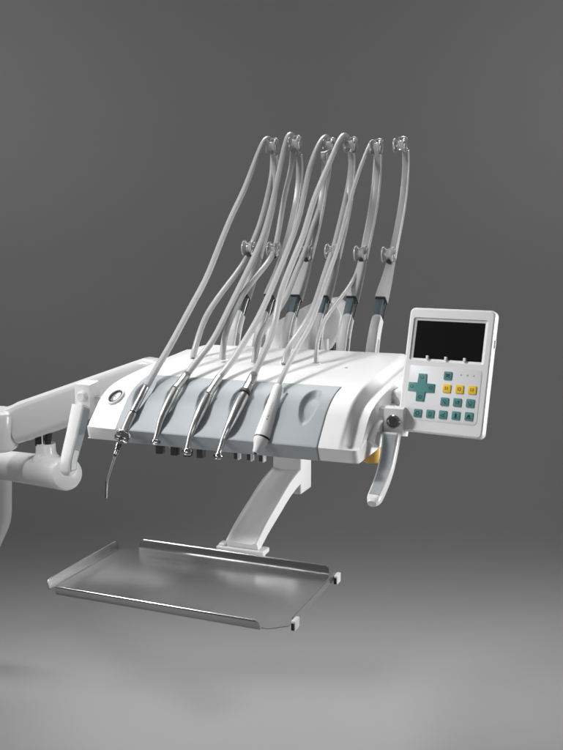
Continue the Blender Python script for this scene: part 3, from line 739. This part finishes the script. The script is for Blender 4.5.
bm = bmesh.new(); P = [V(a)+V((-.0012,-.0004,0)) for a in sub([q[1],q[2],q[3]],.62,.99,6)]; tube(bm, P, .0015, 10); link('nozzle_slot', bm, DARK, noz)

# 2,3: contra-angle handpieces
def handpiece(i, name, label, A, B, C, HD, collar_m, ring, rb, base):
    r = build_instrument(i, name, label, 'dental handpiece', base)
    bm = bmesh.new(); P = sub([A,B],0,1,10); kc = 1.2 if i == 3 else 1.05; tube(bm, P, [.0062*kc]+[.0071*kc]*9+[.0071*kc], 26); cl = link('hose_coupling', bm, collar_m, r)
    bm = bmesh.new()
    for t in (.62,):
        a = V(A).lerp(V(B), t); b = V(A).lerp(V(B), t+.03); turned(bm, a, b, [(0,.0071*kc),(.2,.0073*kc),(.8,.0073*kc),(1,.0071*kc)], 26)
    link('coupling_ring', bm, CHROME, cl)
    bm = bmesh.new(); a = V(B)-(V(B)-V(A))*.06; b = V(B)+(V(B)-V(A))*.10; turned(bm, a, b, [(0,.0070*kc),(.15,.0081*kc),(.85,.0083*kc),(1,.0080*kc)], 28); link('coupling_collar', bm, ring, r)
    bm = bmesh.new(); P = resample([B]+C+[HD], 10); tube(bm, P, radii(P, rb), 28); link('body', bm, SATIN, r, angle=60)
    return r
def head(r, c, axis, rr, ln):
    c = V(c); axis = V(axis).normalized(); bm = bmesh.new()
    turned(bm, c-axis*ln*.5, c+axis*ln*.5, [(0,rr*.6),(.08,rr*.9),(.2,rr),(.8,rr),(.92,rr*.86),(1,rr*.55)], 26); h_ = link('head', bm, STEEL, r)
    bm = bmesh.new(); turned(bm, c-axis*ln*.53, c-axis*ln*.62, [(0,rr*.55),(1,rr*.45)], 18); turned(bm, c+axis*ln*.5, c+axis*(ln*.5+.002), [(0,rr*.42),(1,rr*.3)], 18)
    link('chuck', bm, DARK, h_)
a = [(0.1538,0.1138,1.0598),(0.1578,0.0621,1.04)]; b = [(0.1562,0.0185,1.0033),(0.1536,0.0046,0.9791)]; h_ = [(0.1535,-0.008,0.9604)][0]
r = handpiece(1, 'contra_angle_handpiece', 'thin satin-steel handpiece with small neck and collar rings, second from the left', a[0], a[1], b, h_, SATIN, SATIN,
   [(0,.0078),(.1,.0084),(.25,.0086),(.45,.0076),(.7,.0056),(.85,.0045),(1,.0040)], b[1])
head(r, V(h_)+V((.001,0,-.003)), (-.85,-.5,.15), .0052, .013)
a = [(0.2229,0.1033,1.0568),(0.226,0.0547,1.0356)]; b = [(0.2239,0.0159,0.9999),(0.2166,0.0031,0.9704)]; h_ = [(0.216,-0.009,0.9502)][0]
r = handpiece(2, 'contra_angle_handpiece', 'middle satin-steel handpiece with round head, third from the left', a[0], a[1], b, h_, SATIN, SATIN,
   [(0,.0080),(.1,.0090),(.28,.0095),(.45,.0086),(.68,.0064),(.85,.0050),(1,.0043)], b[1])
head(r, V(h_)+V((.001,-.001,-.004)), (-.75,-.62,.2), .0066, .014)
a = [(0.2797,0.1325,1.0632),(0.2914,0.0627,1.0403)]; b = [(0.288,0.0122,0.9967),(0.2792,0.0027,0.9704)]; h_ = [(0.2768,-0.012,0.9493)][0]
r = handpiece(3, 'high_speed_handpiece', 'bright steel handpiece with black ring at its coupling and tapered body, fourth from the left', a[0], a[1], b, h_, SATIN, DARK,
   [(0,.0092),(.08,.0108),(.28,.0108),(.45,.0092),(.68,.0064),(.85,.0048),(1,.0040)], b[1])
head(r, V(h_)+V((.0,-.002,-.0045)), (-.62,-.75,.2), .0062, .012)
# 5: white scaler
a = [(0.3486,0.0779,1.0537),(0.3536,0.0281,1.0175),(0.3491,0.0042,0.9776)]; t_ = [(0.3444,-0.012,0.9554)][0]; a[1] = tuple(V(a[1]).lerp((V(a[0])+V(a[2]))/2, .6))
r = build_instrument(4, 'ultrasonic_scaler', 'white plastic scaler handpiece with tapered nose lying in the fifth front rest', 'dental scaler', a[1])
bm = bmesh.new(); P = sub(a,0,1,24); tube(bm, P, radii(P, [(0,.0070),(.03,.0084),(.5,.0108),(.97,.0137),(1,.0131)]), 32); sc = link('body', bm, WHITE, r, angle=50)
bm = bmesh.new(); d_ = (V(a[2])-V(a[1])).normalized(); turned(bm, V(a[2])-d_*.0003, V(a[2])+d_*.0016, [(0,.0134),(1,.0134)], 32); link('seam_ring', bm, DARKG, r)
bm = bmesh.new(); turned(bm, V(a[2])+d_*.0014, V(t_), [(0,.0131),(.22,.0127),(.32,.0115),(.62,.0080),(.78,.0068),(.93,.0062),(1,.0052)], 32); nose = link('nose_cone', bm, WHITE, r, angle=60)
bm = bmesh.new(); turned(bm, V(t_)-d_*.001, V(t_)+d_*.0022, [(0,.0030),(1,.0022)], 18); link('tip_socket', bm, DARK, nose)
# faint printing along the barrel
bm = bmesh.new(); toc = (CAM-V(a[1])).normalized(); ax = (V(a[0])-V(a[2])).normalized(); sdv = toc.copy(); sdv = (sdv-ax*sdv.dot(ax)).normalized(); tv = sdv.cross(ax)
def bar(t, wd, off, ln):
    c = sub([a[2],a[1],a[0]], t, t+1e-5, 1)[0]; rr_ = .0139-.0060*min(t,.5)-(t-.5 if t > .5 else 0)*.0052+.0005; u = (sdv*math.cos(off)+tv*math.sin(off)); w2 = u.cross(ax)
    vs = [bm.verts.new(c+u*rr_+ax*p_+w2*q_) for p_, q_ in ((-ln,-wd),(ln,-wd),(ln,wd),(-ln,wd))]; bm.faces.new(vs)
for (t, wd, off, ln) in ((.27,.0012,.12,.0010),(.30,.0004,.12,.0010),(.325,.0010,.12,.0008),(.35,.0003,.12,.0018),(.35,.0003,-.02,.0014),(.39,.0010,.1,.0003),(.41,.0009,.1,.0003),(.425,.0010,.1,.0003),(.46,.0011,.1,.0003),(.475,.0008,.1,.0003),(.50,.0010,.1,.0003),(.52,.0011,.1,.0003),(.57,.0003,.05,.0050)):
    bar(t, wd, off, ln)
link('barrel_print', bm, INKG, sc, smooth=False)

# ------------------------------------------------------------ output
S.view_settings.view_transform = 'Standard'; S.view_settings.look = 'None'; S.view_settings.exposure = 0; S.view_settings.gamma = 1
S.render.engine = 'CYCLES'
S.cycles.max_bounces = 10; S.cycles.transmission_bounces = 8; S.cycles.caustics_refractive = False
